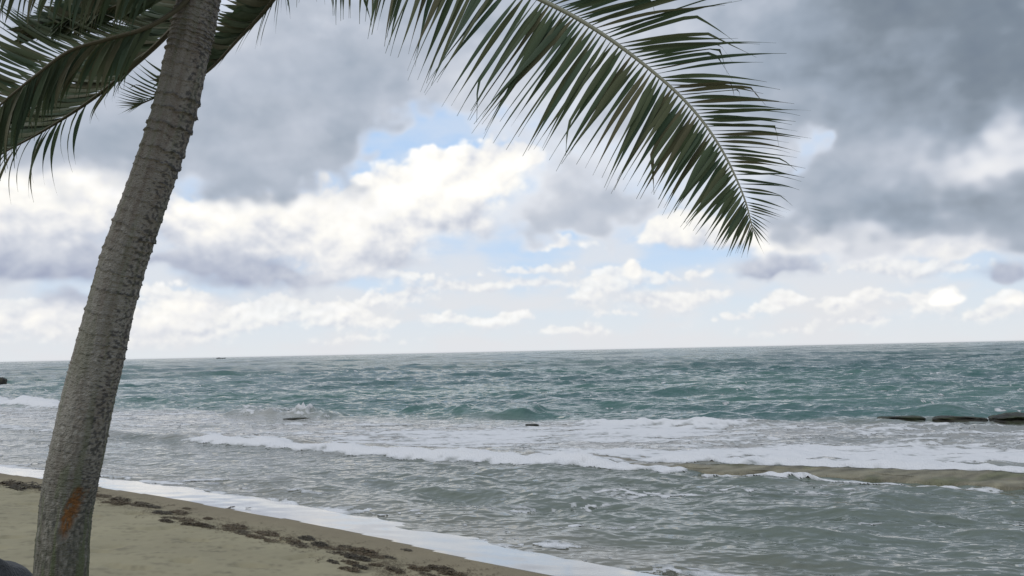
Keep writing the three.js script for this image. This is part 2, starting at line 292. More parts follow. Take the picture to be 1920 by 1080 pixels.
// ---------------------------------------------------------------- the sea
function polyline(px) { return px.map(([x, y]) => { const p = onSea(x, y); return [p.x, p.z]; }); }
const BREAKERS = [ // line, height, front and back width in metres, foam, where along the line (0..1) the foam begins and ends
  { p: polyline([[120, 812], [200, 817], [300, 821], [400, 829], [600, 844], [800, 857], [1000, 867], [1130, 873], [1260, 880]]), h: 0.21, f: 0.38, b: 1.1, foam: 1, from: 0.3, to: 1.1 },
  { p: polyline([[1230, 869], [1350, 871], [1500, 874], [1700, 879], [1920, 886], [2150, 892]]), h: 0.16, f: 0.3, b: 0.9, foam: 1.1, from: -0.1, to: 1.1 },
  { p: polyline([[-120, 752], [-40, 755], [0, 756], [60, 760], [110, 764], [190, 768]]), h: 0.42, f: 0.6, b: 1.6, foam: 1, from: -0.1, to: 0.95 },
  { p: polyline([[-60, 795], [-20, 798], [40, 805], [120, 813], [200, 819]]), h: 0.12, f: 0.3, b: 0.8, foam: 0.6, from: -0.1, to: 1 },
  { p: polyline([[430, 777], [500, 780], [560, 781], [625, 783]]), h: 0.34, f: 0.5, b: 1.6, foam: 0.42, from: 0.1, to: 0.95 },
  { p: polyline([[770, 771], [840, 776], [920, 778], [1010, 779]]), h: 0.34, f: 0.7, b: 2.0, foam: 0, from: 0, to: 1 },
  { p: polyline([[1085, 794], [1200, 795], [1340, 797], [1450, 799]]), h: 0.16, f: 0.3, b: 0.9, foam: 1, from: -0.1, to: 0.85 },
  { p: polyline([[640, 795], [760, 797], [900, 800], [1000, 803]]), h: 0.06, f: 0.3, b: 0.5, foam: 0.45, from: 0, to: 1 },
  { p: polyline([[1340, 888], [1420, 893], [1500, 898], [1580, 902], [1680, 907], [1760, 911], [1900, 919]]), h: 0.01, f: 0.12, b: 0.5, foam: 0.95, from: -0.1, to: 0.9 },
  { p: polyline([[1100, 762], [1250, 765], [1400, 768], [1600, 766]]), h: 0.22, f: 0.7, b: 1.8, foam: 0, from: 0, to: 1 },
];
for (const B of BREAKERS) { const xs = B.p.map((q) => q[0]), zs = B.p.map((q) => q[1]); B.box = [Math.min(...xs) - 5, Math.max(...xs) + 5, Math.min(...zs) - 7, Math.max(...zs) + 5]; }
function toLine(p, x, z) {                            // [signed distance, + on the shore side; place along the line 0..1; distance past its ends]
  let best = 1e9, side = 0, place = 0, L = 0, total = 0, over = 0;
  if (!p.total) { p.total = 0; for (let i = 0; i < p.length - 1; i++) p.total += Math.hypot(p[i + 1][0] - p[i][0], p[i + 1][1] - p[i][1]); }
  total = p.total;
  for (let i = 0; i < p.length - 1; i++) {
    const ax = p[i][0], az = p[i][1], dx = p[i + 1][0] - ax, dz = p[i + 1][1] - az, l = Math.hypot(dx, dz);
    const t0 = ((x - ax) * dx + (z - az) * dz) / (l * l), t = clamp(t0), d = Math.hypot(x - ax - t * dx, z - az - t * dz);
    if (d < best) { best = d; side = (dx * (z - az) - dz * (x - ax)) / l; place = (L + t * l) / total; over = Math.max(0, -t0 * l, (t0 - 1) * l); }
    L += l;
  }
  return [side >= 0 ? best : -best, place, over];
}
const REEF = polyline([[-300, 752], [0, 766], [550, 784], [1000, 793], [1340, 796], [1700, 790], [1920, 788], [2300, 786]]);
const COVER = [ // foam floating on the water: x, y, half width and half height in the photo, amount
  [700, 812, 260, 9, 0.62], [960, 815, 260, 16, 0.85], [850, 830, 200, 9, 0.5], [1250, 812, 220, 14, 0.72], [1300, 848, 220, 16, 0.85], [1500, 856, 300, 14, 0.95], [1800, 858, 260, 17, 1.0], [1620, 838, 220, 10, 0.7], [1100, 850, 120, 9, 0.55],
  [1560, 805, 260, 11, 0.42], [1850, 815, 200, 14, 0.42], [620, 797, 130, 6, 0.42], [280, 776, 110, 8, 0.6], [330, 792, 140, 7, 0.45], [60, 778, 120, 7, 0.35], [480, 765, 70, 6, 0.5], [60, 765, 90, 6, 0.6], [420, 812, 110, 6, 0.35], [30, 835, 90, 10, 0.35], [560, 772, 60, 8, 0.5],
  [1150, 800, 120, 7, 0.6], [1350, 790, 160, 5, 0.5], [1540, 906, 120, 5, 0.5], [1700, 915, 120, 4, 0.4], [860, 765, 120, 6, 0.35], [1000, 1020, 180, 40, 0.32], [1150, 1050, 200, 30, 0.4], [900, 990, 160, 30, 0.25], [700, 955, 200, 20, 0.25], [1780, 770, 90, 5, 0.4],
].map(([x, y, rx, ry, w]) => { const c = onSea(x, y), d = -c.z; return { x: c.x, z: c.z, rx: rx * d / FOCAL, rz: (onSea(x, y + ry).z - onSea(x, y - ry).z) / 2, w }; });
const WASH = polyline([[-200, 800], [0, 812], [200, 820], [400, 831], [600, 845], [800, 858], [1000, 868], [1250, 874], [1500, 876], [1920, 888], [2300, 896]]);
const SPLASH = onSea(572, 781);
function cover(x, z) { let f = 0; for (const b of COVER) { const u = (x - b.x) / b.rx, v = (z - b.z) / b.rz, q = u * u + v * v; if (q < 6) f += b.w * Math.exp(-q); } return f; }
function waveSet(seed, n, l0, l1, rms, spread, heading) {
  const r = rng(seed), w = [];
  for (let i = 0; i < n; i++) {
    const lambda = l0 * (l1 / l0) ** ((i + r()) / n), ang = heading + (r() + r() + r() - 1.5) * spread, k = 2 * Math.PI / lambda, slope = rms * Math.sqrt(2 / n) * (0.7 + 0.6 * r());
    w.push([k * Math.cos(ang), k * Math.sin(ang), r() * 6.28, slope / k, Math.cos(ang), Math.sin(ang), lambda]);
  }
  return w;
}
const OPEN = waveSet(3, 60, 0.4, 5.5, 0.25, 1.0, Math.PI / 2 + 0.06), INNER = waveSet(9, 48, 0.2, 2.6, 0.19, 1.2, Math.PI / 2 + 0.35), SWELL = waveSet(21, 26, 7, 45, 0.085, 0.8, Math.PI / 2 + 0.05);
const disp = [0, 0, 0];
function waves(set, x, z, amount, shortest) {
  for (const [kx, kz, ph, a, cx, cz, l] of set) {
    if (l < shortest) continue;
    const q = kx * x + kz * z + ph, s = Math.sin(q) * a * amount, c = Math.cos(q) * a * amount * 0.75;
    disp[1] += s; disp[0] += c * cx; disp[2] += c * cz;
  }
}
const DEEP = [0.058, 0.135, 0.132], GREEN = [0.075, 0.165, 0.145], LAGOON = [0.165, 0.2, 0.168], MILK_AND_SHEEN = [0.45, 0.44, 0.42], BROWN = [0.25, 0.225, 0.165];
const waterMaterial = new THREE.MeshPhysicalMaterial({ vertexColors: true, roughness: 0.06, ior: 1.33, normalMap: rippleNormal, normalScale: new THREE.Vector2(1, 1) });
const farMaterial = new THREE.MeshPhysicalMaterial({ vertexColors: true, roughness: 0.12, ior: 1.33, normalMap: rippleNormal, normalScale: new THREE.Vector2(2.2, 2.2) });
const foamMaterial = new THREE.MeshStandardMaterial({ vertexColors: true, roughness: 0.8, bumpMap: roughBump, bumpScale: 0.016 });
function fan(near, far, growth, columns, full) {
  const rows = []; let d = near; while (d < far) { rows.push(d); d *= 1 + growth * (d > 1200 ? 2 : 1); } rows.push(far);
  const n = columns + 1, count = rows.length * n, pos = new Float32Array(count * 3), uv = new Float32Array(count * 2), col = new Float32Array(count * 3), foam = new Float32Array(count), lift = new Float32Array(count), dryland = new Uint8Array(count);
  let v = 0;
  for (const z0 of rows) for (let i = 0; i <= columns; i++, v++) {
    const x = (i / columns * 2 - 1) * (0.8 * z0 + 5), z = -z0, fine = Math.max(z0 * growth * 1.6, (1.6 * z0 + 10) / columns * 1.8);
    disp[0] = disp[1] = disp[2] = 0;
    const patch = fbm(x * 0.03, z * 0.06, 2, 3), gust = 0.85 + 0.5 * noise(x * 0.05, z * 0.09, 11) + (z0 > 60 ? 0.3 * noise(x * 0.012, z * 0.03, 5) : 0);
    let c, fm = -1, up = 0, chop = 1;
    if (full) {
      const [rd] = toLine(REEF, x, z), out = smooth(0.8, -3.5, rd), a = along(x, z), s = outward(x, z), t = s - swashEdge(a), ground = beachHeight(a, s);
      const shallow = smooth(0.3, 3.5, t), calm = mix(0.5, 1, smooth(-16, -1, a));
      const toFar = smooth(60, 108, z0); waves(OPEN, x, z, out * gust * mix(1, 1.15, toFar), fine); waves(INNER, x, z, (1 - out) * gust * calm * (0.25 + 0.75 * shallow), fine); waves(SWELL, x, z, out * mix(0.3, 0.8 * gust, toFar) * smooth(0, -12, rd), fine);
      let main = 99; let foamLine = 0, brown = 0, steep = 0;
      for (let k = 0; k < BREAKERS.length; k++) {
        const B = BREAKERS[k]; if (x < B.box[0] || x > B.box[1] || z < B.box[2] || z > B.box[3]) continue;
        let [bd, place, over] = toLine(B.p, x, z);
        if (bd < -7 || bd > 5) continue;
        bd += 0.22 * noise(x * 0.5, z * 0.5, k) + 0.05 * noise(x * 1.5, z * 1.5, k + 4);
        const ends = Math.exp(-over * over * 1.5) * (0.8 + 0.5 * noise(place * 14, k * 3.3, 1)) * smooth(0, 0.1, place + (over > 0 ? 0 : 0.02)) * smooth(1.02, 0.92, place);
        const h = B.h * ends * Math.exp(-((bd > 0 ? bd / B.f : bd / B.b) ** 2));
        disp[1] += h; steep = Math.max(steep, Math.exp(-((bd / 0.9) ** 2)) * ends);
        const on = smooth(B.from - 0.04, B.from + 0.06, place) * smooth(B.to, B.to - 0.08, place) * Math.exp(-over * over);
        const rag = 0.4 * noise(x * 2.2, z * 2.2, k) + 0.25 * noise(x * 5, z * 5, k + 2);
        const band = smooth(-0.25 * B.b - 0.1, 0.03, bd + rag * 0.3) * smooth(B.f * 1.9, B.f * 0.7, bd + rag * 0.5);
        foamLine = Math.max(foamLine, B.foam * on * band * 1.25);
        if (k === 0) { brown = Math.max(brown, smooth(-2.6, -1.1, bd) * smooth(0.1, -0.35, bd) * smooth(0.15, 0.35, place) * Math.exp(-over)); main = bd; }
      }
      const zone = (1 - out) * smooth(0.2, -0.8, toLine(WASH, x, z)[0]), cov = cover(x, z) * (1 - smooth(0.4, 0, t)) + zone * 0.2;
      const jet = Math.exp(-(((x - SPLASH.x) / 0.4) ** 2) - (((z - SPLASH.z) / 0.3) ** 2)) * (0.3 + 1.5 * Math.abs(noise(x * 6.5, z * 2.5, 1))); disp[1] += 0.42 * jet; foamLine = Math.max(foamLine, jet * 1.6);
      const wx = x + 0.5 * noise(x * 0.9, z * 0.9, 4), wz = z + 0.4 * noise(x * 0.9, z * 0.9, 14);
      const lace = 0.6 * fbm(x * 0.3, z * 1.0, 6, 5) + 0.35 * noise(wx * 0.9, wz * 3.6, 16) + 0.6 * (0.26 - Math.abs(noise(wx * 1.5, wz * 1.9, 3))) + 0.6 * (0.24 - Math.abs(noise(wx * 3.6, wz * 4.2, 8))) + 0.3 * noise(x * 9, z * 9, 2);
      const lip = t + 0.75 * smooth(-8, -0.5, a) + 0.35 * noise(a * 0.6, 5, 2) + 0.12 * noise(a * 2.3, 4, 2), runup = Math.exp(-(((lip - 1.25) / 0.14) ** 2)) * 0.75 + 0.4 * Math.exp(-(((lip - 2.1 + 0.5 * noise(a * 0.9, 1, 7)) / 0.2) ** 2));
      fm = Math.max((cov * 0.88 + 1.3 * lace - 0.7) - (main > 0.45 && main < 2.5 ? 0.3 : 0), foamLine + 0.45 * lace - 0.6, t > 0.25 ? runup + lace * 1.1 - 0.68 + 0.12 * smooth(-7, 0, a) * smooth(5, 1, t) : -1);
      if (out > 0.6) fm = Math.max(fm, disp[1] * 1.1 + 0.7 * fbm(x * 1.3, z * 2.2, 15, 4) - 0.86);      // a few whitecaps outside the reef
      up = fm > 0 ? 0.003 + smooth(0.05, 0.75, fm) * (0.06 * clamp(foamLine) * Math.max(0, 0.5 + fbm(x * 2.2, z * 2.2, 1, 2)) + 0.02 * Math.max(0, 0.3 + fbm(x * 3, z * 3, 2, 2))) : 0.001;
      const milk = clamp(zone * 0.2 + smooth(0.05, 0.8, cov) * 0.8 + 0.25 * smooth(-0.3, 0.4, fm)), tealness = smooth(-0.3, 0.35, patch);
      const deep = DEEP.map((q, k) => mix(q, GREEN[k], tealness)), inner = LAGOON.map((q, k) => mix(q * (0.85 + 0.5 * patch), MILK_AND_SHEEN[k], clamp(milk * 0.75 + 0.45 * smooth(0, -14, a) * (0.7 + 0.8 * noise(x * 0.6, z * 0.9, 17)))));  // leftward paling: silvery sky reflection painted into the milky water colour
      const shore = smooth(4, 0.6, t) * 0.5;
      c = deep.map((q, k) => mix(mix(mix(inner[k], BROWN[k] * 0.85, shore), BROWN[k], brown * 0.7), mix(q, MILK_AND_SHEEN[k], milk * 0.4), out));
      chop = 1 - 0.85 * clamp(steep);
      // the thin lip where the water runs out on the sand
      disp[1] -= smooth(1.35, 0.7, lip) * 0.12;
      if (ground > disp[1] + 0.25) dryland[v] = 1;
    } else {
      const least = Math.min(fine, 5); waves(OPEN, x, z, gust * 1.15, least); waves(SWELL, x, z, gust * 0.8, least);
      const tealness = smooth(-0.3, 0.35, patch + 0.3 * noise(x * 0.004, z * 0.01, 3));
      c = DEEP.map((q, k) => mix(q, GREEN[k], tealness * 0.8));
      if (z0 > far * 0.98) disp[1] = 0;
    }
    pos[v * 3] = x + disp[0] * chop; pos[v * 3 + 1] = disp[1]; pos[v * 3 + 2] = z + disp[2] * chop;
    uv[v * 2] = x / RIPPLE_TILE; uv[v * 2 + 1] = -z / RIPPLE_TILE;
    col.set(c, v * 3); foam[v] = fm; lift[v] = up;
  }
  const idx = [], fidx = [], tri = (a, b, c) => { if (dryland[a] && dryland[b] && dryland[c]) return; idx.push(a, b, c); if (foam[a] + foam[b] + foam[c] > 0) fidx.push(a, b, c); };
  for (let j = 0; j < rows.length - 1; j++) for (let i = 0; i < columns; i++) { const a = j * n + i; tri(a, a + 1, a + n); tri(a + 1, a + n + 1, a + n); }
  return { pos, uv, col, lift, foam, idx, fidx, rows };
}
{
  const near = fan(7, 112, 0.0042, 700, true);
  const nearWater = geo(near.pos, near.idx, near.uv, near.col), wn = nearWater.getAttribute('normal');
  add('sea_water', nearWater, waterMaterial, { kind: 'structure' });
  // foam: its own ragged sheet of bubbles lying on the water
  const map = new Int32Array(near.lift.length).fill(-1), fp = [], fu = [], fi = [], fc = [], fn = [];
  for (const v of near.fidx) { if (map[v] < 0) { map[v] = fp.length / 3; fp.push(near.pos[v * 3], near.pos[v * 3 + 1] + near.lift[v], near.pos[v * 3 + 2]); const X = near.pos[v * 3], Z = near.pos[v * 3 + 2], thick = clamp(0.3 + near.foam[v] * 2.0 + 0.6 * fbm(X * 1.6, Z * 3.4, 3, 4)); fu.push(X / 1.3, -Z / 1.3); fn.push(wn.getX(v), wn.getY(v) + 0.25, wn.getZ(v)); for (let k = 0; k < 3; k++) fc.push(mix([0.33, 0.35, 0.34][k], [0.82, 0.83, 0.85][k], thick)); } fi.push(map[v]); }
  const foamSheet = geo(fp, fi, fu, fc); foamSheet.setAttribute('normal', new THREE.Float32BufferAttribute(fn, 3)); foamSheet.normalizeNormals();
  add('sea_foam', foamSheet, foamMaterial, { kind: 'stuff', label: 'white foam and breaking wash floating on the shallow sea', category: 'foam' });
  const far = fan(111, 9000, 0.0085, 420, false);
  add('sea_water', geo(far.pos, far.idx, far.uv, far.col), farMaterial, { kind: 'structure' });
  const p = [], c = [], u = [], R = [[8950, 0], [14000, 0], [22000, 0], [40000, 0]];
  for (const [d] of R) for (let i = 0; i <= 16; i++) { p.push((i / 8 - 1) * d * 1.2, -0.02, -d); c.push(...DEEP.map((q, k) => mix(q, GREEN[k], 0.4))); u.push((i / 8 - 1) * d * 1.2 / RIPPLE_TILE, d / RIPPLE_TILE); }
  const ix = []; for (let j = 0; j < R.length - 1; j++) for (let i = 0; i < 16; i++) { const a = j * 17 + i; ix.push(a, a + 1, a + 17, a + 1, a + 18, a + 17); }
  add('sea_water', geo(p, ix, u, c), farMaterial, { kind: 'structure' });
  // the sea goes on to either side, beyond the finely cut part
  const wide = new THREE.PlaneGeometry(80000, 39940, 40, 20).rotateX(-Math.PI / 2).translate(0, -0.75, -20030), wc = []; for (let i = 0; i < wide.getAttribute('position').count; i++) wc.push(...DEEP);
  wide.setAttribute('color', new THREE.Float32BufferAttribute(wc, 3)); const wu = wide.getAttribute('uv'); for (let i = 0; i < wu.count; i++) wu.setXY(i, wu.getX(i) * 20000, wu.getY(i) * 9985);
  add('sea_water', wide, farMaterial, { kind: 'structure' });
  console.log('sea done', near.idx.length / 3, near.fidx.length / 3, far.idx.length / 3);
}

// ---------------------------------------------------------------- rocks
const rockMaterial = new THREE.MeshStandardMaterial({ vertexColors: true, roughness: 0.55, bumpMap: roughBump, bumpScale: 0.02 });
function rockGeometry(L, H, D, seed, { lumps = 0.25, flat = 0.6, colours }) {   // a worn block: length, height above its foot, depth
  const g = new THREE.SphereGeometry(1, 72, 40), p = g.getAttribute('position'), col = [], uv = [];
  for (let i = 0; i < p.count; i++) {
    let x = p.getX(i), y = p.getY(i), z = p.getZ(i);
    const e = (q, k) => Math.sign(q) * Math.abs(q) ** k; x = e(x, flat); y = e(y, flat * 0.8); z = e(z, flat);
    const X = x * L / 2, Z = z * D / 2, q = 1 + lumps * fbm(X * 1.1 + seed, y * 1.5, Z * 1.6, 4), pit = 0.12 * lumps * noise(X * 7 + seed, y * 6, Z * 7);
    const top = y > 0 ? 1 + 0.45 * fbm(X * 0.9 + seed * 2, 0.3, Z * 0.9, 3) + 0.15 * noise(X * 4, 2 + seed, Z * 4) : 1;
    p.setXYZ(i, X * (0.92 + 0.08 * q), y * H * top + pit * H, Z * (q + pit));
    const m = smooth(-0.2, 0.3, fbm(X * 1.8 + seed, y * 2, Z * 1.8, 4)), f = 0.8 + 0.5 * noise(X * 6, y * 5 + seed, Z * 6);
    for (let k = 0; k < 3; k++) col.push(mix(colours[0][k], colours[1][k], m) * f);
    uv.push(X / 0.8 + y * 0.3, Z / 0.8 + y * H);
  }
  g.setAttribute('color', new THREE.Float32BufferAttribute(col, 3)); g.setAttribute('uv', new THREE.Float32BufferAttribute(uv, 2)); g.computeVertexNormals();
  return g;
}
function rock(name, x0, x1, yBase, top, depth, seed, label, o) {   // spans photo columns x0..x1 with its waterline at yBase
  const a = onSea(x0, yBase[0]), b = onSea(x1, yBase[1]), L = a.distanceTo(b), d = -(a.z + b.z) / 2;
  const m = add(name, rockGeometry(L, top * d / FOCAL, depth, seed, o), rockMaterial, { label, category: 'rock', ...(o.group && { group: o.group }) });
  m.position.copy(a).add(b).multiplyScalar(0.5); m.position.y = 0.0; m.position.z -= depth * 0.35; m.rotation.y = Math.atan2(-(b.z - a.z), b.x - a.x);
  return m;
}
const WEEDY = [[0.03, 0.028, 0.02], [0.05, 0.055, 0.022]], GREENISH = [[0.03, 0.03, 0.02], [0.055, 0.07, 0.03]];
rock('reef_rock', 1653, 1742, [788, 788], 7, 1.0, 3, 'low flat dark rock with olive algae alone at the end of the reef row', { lumps: 0.3, flat: 0.5, colours: GREENISH });
rock('reef_rock', 1756, 1862, [789, 791], 7, 0.8, 8, 'thin dark wedge of rock between two thicker reef rocks', { lumps: 0.4, flat: 0.55, colours: WEEDY });
rock('reef_rock', 1868, 1990, [792, 793], 13, 1.2, 13, 'tallest lumpy weed covered rock of the reef row', { lumps: 0.5, flat: 0.6, colours: GREENISH });
rock('reef_rock', 530, 606, [786, 786], 2, 0.45, 17, 'thin dark strip of rock awash below the small splash', { lumps: 0.7, flat: 0.8, colours: WEEDY });
rock('reef_rock', 988, 1006, [798, 799], 3, 0.4, 19, 'tiny dark rock poking through the foam on the bare reef line', { lumps: 0.4, flat: 0.7, colours: WEEDY });
rock('sea_rock', -24, 3, [719, 719], 11, 1.5, 23, 'small dark rock standing far out in the open sea', { lumps: 0.4, flat: 0.8, colours: WEEDY });
{ // long tilted slab of beach rock in the shallows
  const line = [[1240, 879, 2], [1300, 884, 8], [1400, 889, 12], [1550, 896, 16], [1700, 904, 20], [1850, 912, 24], [2000, 920, 26], [2200, 930, 28]];   // foot of the slab in the photo and its height there in pixels
  const curve = new THREE.CatmullRomCurve3(line.map(([x, y]) => onSea(x, y))), N = 420, M = 26, pos = [], uv = [], col = [], idx = [];
  for (let i = 0; i <= N; i++) {
    const t = i / N, p = curve.getPoint(t), q = t * (line.length - 1), k = Math.min(line.length - 2, Math.floor(q)), hpx = mix(line[k][2], line[k + 1][2], q - k), grow = smooth(0, 0.12, t);
    const width = 0.22 + hpx * 0.026, H = (0.05 + hpx * 0.0045) * grow + 0.02;
    for (let j = 0; j <= M; j++) {
      const v = j / M;                                  // 0 front foot, then the sloping top, then the back foot
      const w = v * width + 0.16 * noise(p.x * 1.3, v * 2, 4) * (v < 0.3 ? 1 : 0.6) + 0.06 * noise(p.x * 4.5, v * 3, 9), x = p.x + 0.06 * noise(p.x * 3, v * 4, 2), z = p.z - w;
      let y = H * (0.2 + 0.9 * v) * smooth(-0.02, 0.16, v) * smooth(1.0, 0.93, v) - 0.12 * (v < 0.02 || v > 0.985 ? 1 : 0);
      y += smooth(0.03, 0.2, v) * (0.02 * fbm(x * 1.6, z * 3, 3, 4) + 0.05 * Math.max(0, noise(x * 2.2, 3, 1)) * smooth(0.8, 0.93, v) * smooth(1, 0.96, v));
      pos.push(x, y, z); uv.push(x / 0.9, -z / 0.9);
      const algae = smooth(0.05, 0.4, fbm(x * 0.9, z * 1.6, 8, 3)), f = 0.85 + 0.5 * fbm(x * 2, z * 5, 5, 4), rim = v > 0.88 ? 0.45 : 1;
      const base = [0.3, 0.278, 0.198], green = [0.19, 0.2, 0.11];
      for (let c = 0; c < 3; c++) col.push(mix(base[c], green[c], algae * 0.8) * f * mix(1, rim, smooth(-0.1, 0.2, noise(x * 3, z * 3, 6) + 0.1)));
    }
  }
  for (let i = 0; i < N; i++) for (let j = 0; j < M; j++) { const a = i * (M + 1) + j; idx.push(a, a + M + 1, a + 1, a + 1, a + M + 1, a + M + 2); }
  add('beach_rock_slab', geo(pos, idx, uv, col), new THREE.MeshStandardMaterial({ vertexColors: true, roughness: 0.5, bumpMap: roughBump, bumpScale: 0.02 }), { label: 'long smooth brown slab of beach rock awash in the shallows', category: 'rock' });
}
{ // boulder beside the trunk
  const p = at(14, 1078, 6.3), gy = groundAt(p.x, p.z), top = at(14, 1043, 6.3).y;
  const m = add('boulder', rockGeometry(0.85, Math.max(0.2, (top - gy) * 0.82), 0.8, 31, { lumps: 0.35, flat: 0.85, colours: [[0.035, 0.04, 0.042], [0.07, 0.078, 0.08]] }), rockMaterial, { label: 'dark grey boulder lying on the sand beside the palm trunk', category: 'rock' });
  m.position.set(p.x - 0.12, gy - 0.02, p.z);
}

// ---------------------------------------------------------------- vessel on the horizon
{
  const p = onSea(415, 672.6), boat = new THREE.Group(); boat.name = numbered('ship'); boat.position.set(p.x, 0, p.z);
  boat.userData = { label: 'long low dark vessel far off on the horizon', category: 'ship' }; scene.add(boat);
  const W = 17 * -p.z / FOCAL, H = W * 0.115, paint = new THREE.MeshStandardMaterial({ color: new THREE.Color().setRGB(0.05, 0.055, 0.06), roughness: 0.7 });
  const s = new THREE.Shape([[-0.5, 0.75], [-0.44, -0.1], [0.42, -0.1], [0.5, 0.85], [0.38, 0.7], [-0.3, 0.65]].map(([x, y]) => new THREE.Vector2(x * W, y * H)));
  add('hull', new THREE.ExtrudeGeometry(s, { depth: W * 0.2, bevelEnabled: true, bevelSize: W * 0.01, bevelThickness: W * 0.02, bevelSegments: 2 }), paint, null, boat);
  const d = new THREE.Shape([[-0.36, 0.6], [-0.35, 1.15], [-0.12, 1.15], [-0.08, 0.6]].map(([x, y]) => new THREE.Vector2(x * W, y * H)));
  const house = add('deckhouse', new THREE.ExtrudeGeometry(d, { depth: W * 0.12, bevelEnabled: false }), paint, null, boat); house.position.z = W * 0.04;
}

// ---------------------------------------------------------------- seaweed along the high-water line
{
  const weedMaterials = [[0.07, 0.052, 0.028], [0.1, 0.072, 0.038], [0.05, 0.04, 0.024]].map((c) => new THREE.MeshStandardMaterial({ color: new THREE.Color().setRGB(...c), roughness: 0.8 }));
  const r = rng(12);
  const clump = (n, seed) => {                          // a flattened heap of crumpled ribbons
    const q = rng(seed), pos = [], idx = [];
    for (let k = 0; k < n; k++) {
      const rad = Math.sqrt(q()) * 0.92, th = q() * 6.28, x = rad * Math.cos(th) * 0.5, z = rad * Math.sin(th) * 0.24, y = (1 - rad * rad) * 0.11 * q() * (0.6 + 0.8 * Math.max(0, noise(x * 6, z * 6, seed))), yaw = q() * 6.28, len = 0.08 + 0.1 * q(), wid = 0.010 + 0.016 * q(), b = pos.length / 3, bend = q() * 0.05;
      const cx = Math.cos(yaw), cz = Math.sin(yaw);
      for (let i = 0; i <= 4; i++) { const t = i / 4 - 0.5, yy = y + bend * (0.25 - t * t) * 2 + 0.014 * q(), ww = wid * (1 - 1.2 * t * t), tw = (q() - 0.3) * 0.02; pos.push(x + cx * t * len - cz * ww, yy + tw, z + cz * t * len + cx * ww, x + cx * t * len + cz * ww, yy - tw * 0.4, z + cz * t * len - cx * ww); if (i) { const a = b + i * 2; idx.push(a - 2, a - 1, a, a, a - 1, a + 1); } }
    }
    return geo(pos, idx);
  };
  const shapes = [...Array(9)].map((_, i) => clump(70 + 12 * i, 100 + i));
  const drop = (x, y) => { let p = onSea(x, y, 0.4); for (let k = 0; k < 12; k++) p = onSea(x, y, groundAt(p.x, p.z)); return p; };
  const line = [[-60, 900], [0, 909], [60, 915], [130, 925], [190, 935], [250, 946], [320, 962], [400, 983], [480, 1001], [560, 1017], [640, 1036], [700, 1052], [750, 1070], [850, 1083], [960, 1105]];
  const big = [[20, 908, 70], [60, 914, 90], [110, 921, 80], [160, 928, 70], [30, 917, 60], [195, 931, 50], [225, 938, 55], [215, 943, 60], [262, 947, 60], [285, 951, 50], [305, 962, 50], [335, 962, 55], [345, 976, 55], [318, 972, 40], [310, 978, 40], [365, 985, 55], [385, 988, 50], [350, 954, 25], [390, 973, 25], [440, 988, 60], [425, 994, 40], [455, 1000, 50], [500, 1001, 60], [480, 1008, 50], [510, 1014, 40], [545, 1015, 60], [575, 1010, 45], [560, 1022, 60], [600, 1022, 50], [625, 1030, 55], [650, 1026, 40], [640, 1040, 60], [680, 1036, 70], [670, 1048, 60], [700, 1044, 50], [655, 1056, 40], [625, 1055, 40], [730, 1046, 35], [705, 1060, 30], [655, 1068, 45], [675, 1064, 40], [740, 1070, 50], [785, 1068, 45], [825, 1068, 60], [850, 1078, 60], [800, 1077, 40], [762, 1032, 25], [770, 1060, 20]];
  for (const [x, y, w] of big) {
    const p = drop(x, y), L = w * -p.z / FOCAL, m = add('seaweed_clump', shapes[Math.floor(r() * 9)], weedMaterials[Math.floor(r() * 3)], { label: 'brown clump of washed up seaweed in the line along the sand', category: 'seaweed', group: 'seaweed clumps along the high water line' });
    m.position.set(p.x, groundAt(p.x, p.z) + 0.004, p.z); m.scale.set(L * 1.3, L * (0.55 + 0.5 * r()), L * (0.8 + 0.5 * r())); m.rotation.y = -0.65 + (r() - 0.5) * 0.7;
  }
  for (const [x, y, w] of [[434, 953, 16], [466, 954, 10]]) {
    const p = drop(x, y), L = w * -p.z / FOCAL, m = add('seaweed_scrap', shapes[3], weedMaterials[2], { label: 'small dark scrap of seaweed on the shining wet sand', category: 'seaweed', group: 'seaweed scraps on the wet sand' });
    m.position.set(p.x, groundAt(p.x, p.z) + 0.01, p.z); m.scale.set(L * 1.2, L * 1.6, L * 1.2); m.rotation.y = r() * 3;
  }
  const n = 3200, crumbs = new THREE.InstancedMesh(clump(7, 300), weedMaterials[1], n), M = new THREE.Matrix4();
  for (let i = 0; i < n; i++) {
    const q = r() * (line.length - 1), k = Math.floor(q), [x0, y0] = line[k], [x1, y1] = line[k + 1], t = q - k, sp = (r() + r() + r() - 1.5) * (8 + 22 * q / line.length), p = drop(mix(x0, x1, t) + (r() - 0.5) * 30, mix(y0, y1, t) + sp), s = 0.05 + 0.22 * r() ** 2.5;
    M.makeRotationY(r() * 6.28).scale(new THREE.Vector3(s, s * 0.6, s)).setPosition(p.x, groundAt(p.x, p.z) + 0.003, p.z); crumbs.setMatrixAt(i, M);
  }
  crumbs.name = 'seaweed_crumbs'; crumbs.userData = { kind: 'stuff', label: 'loose brown crumbs of seaweed strewn along the sand', category: 'seaweed' }; scene.add(shadows(crumbs));
}
console.log('shore done');

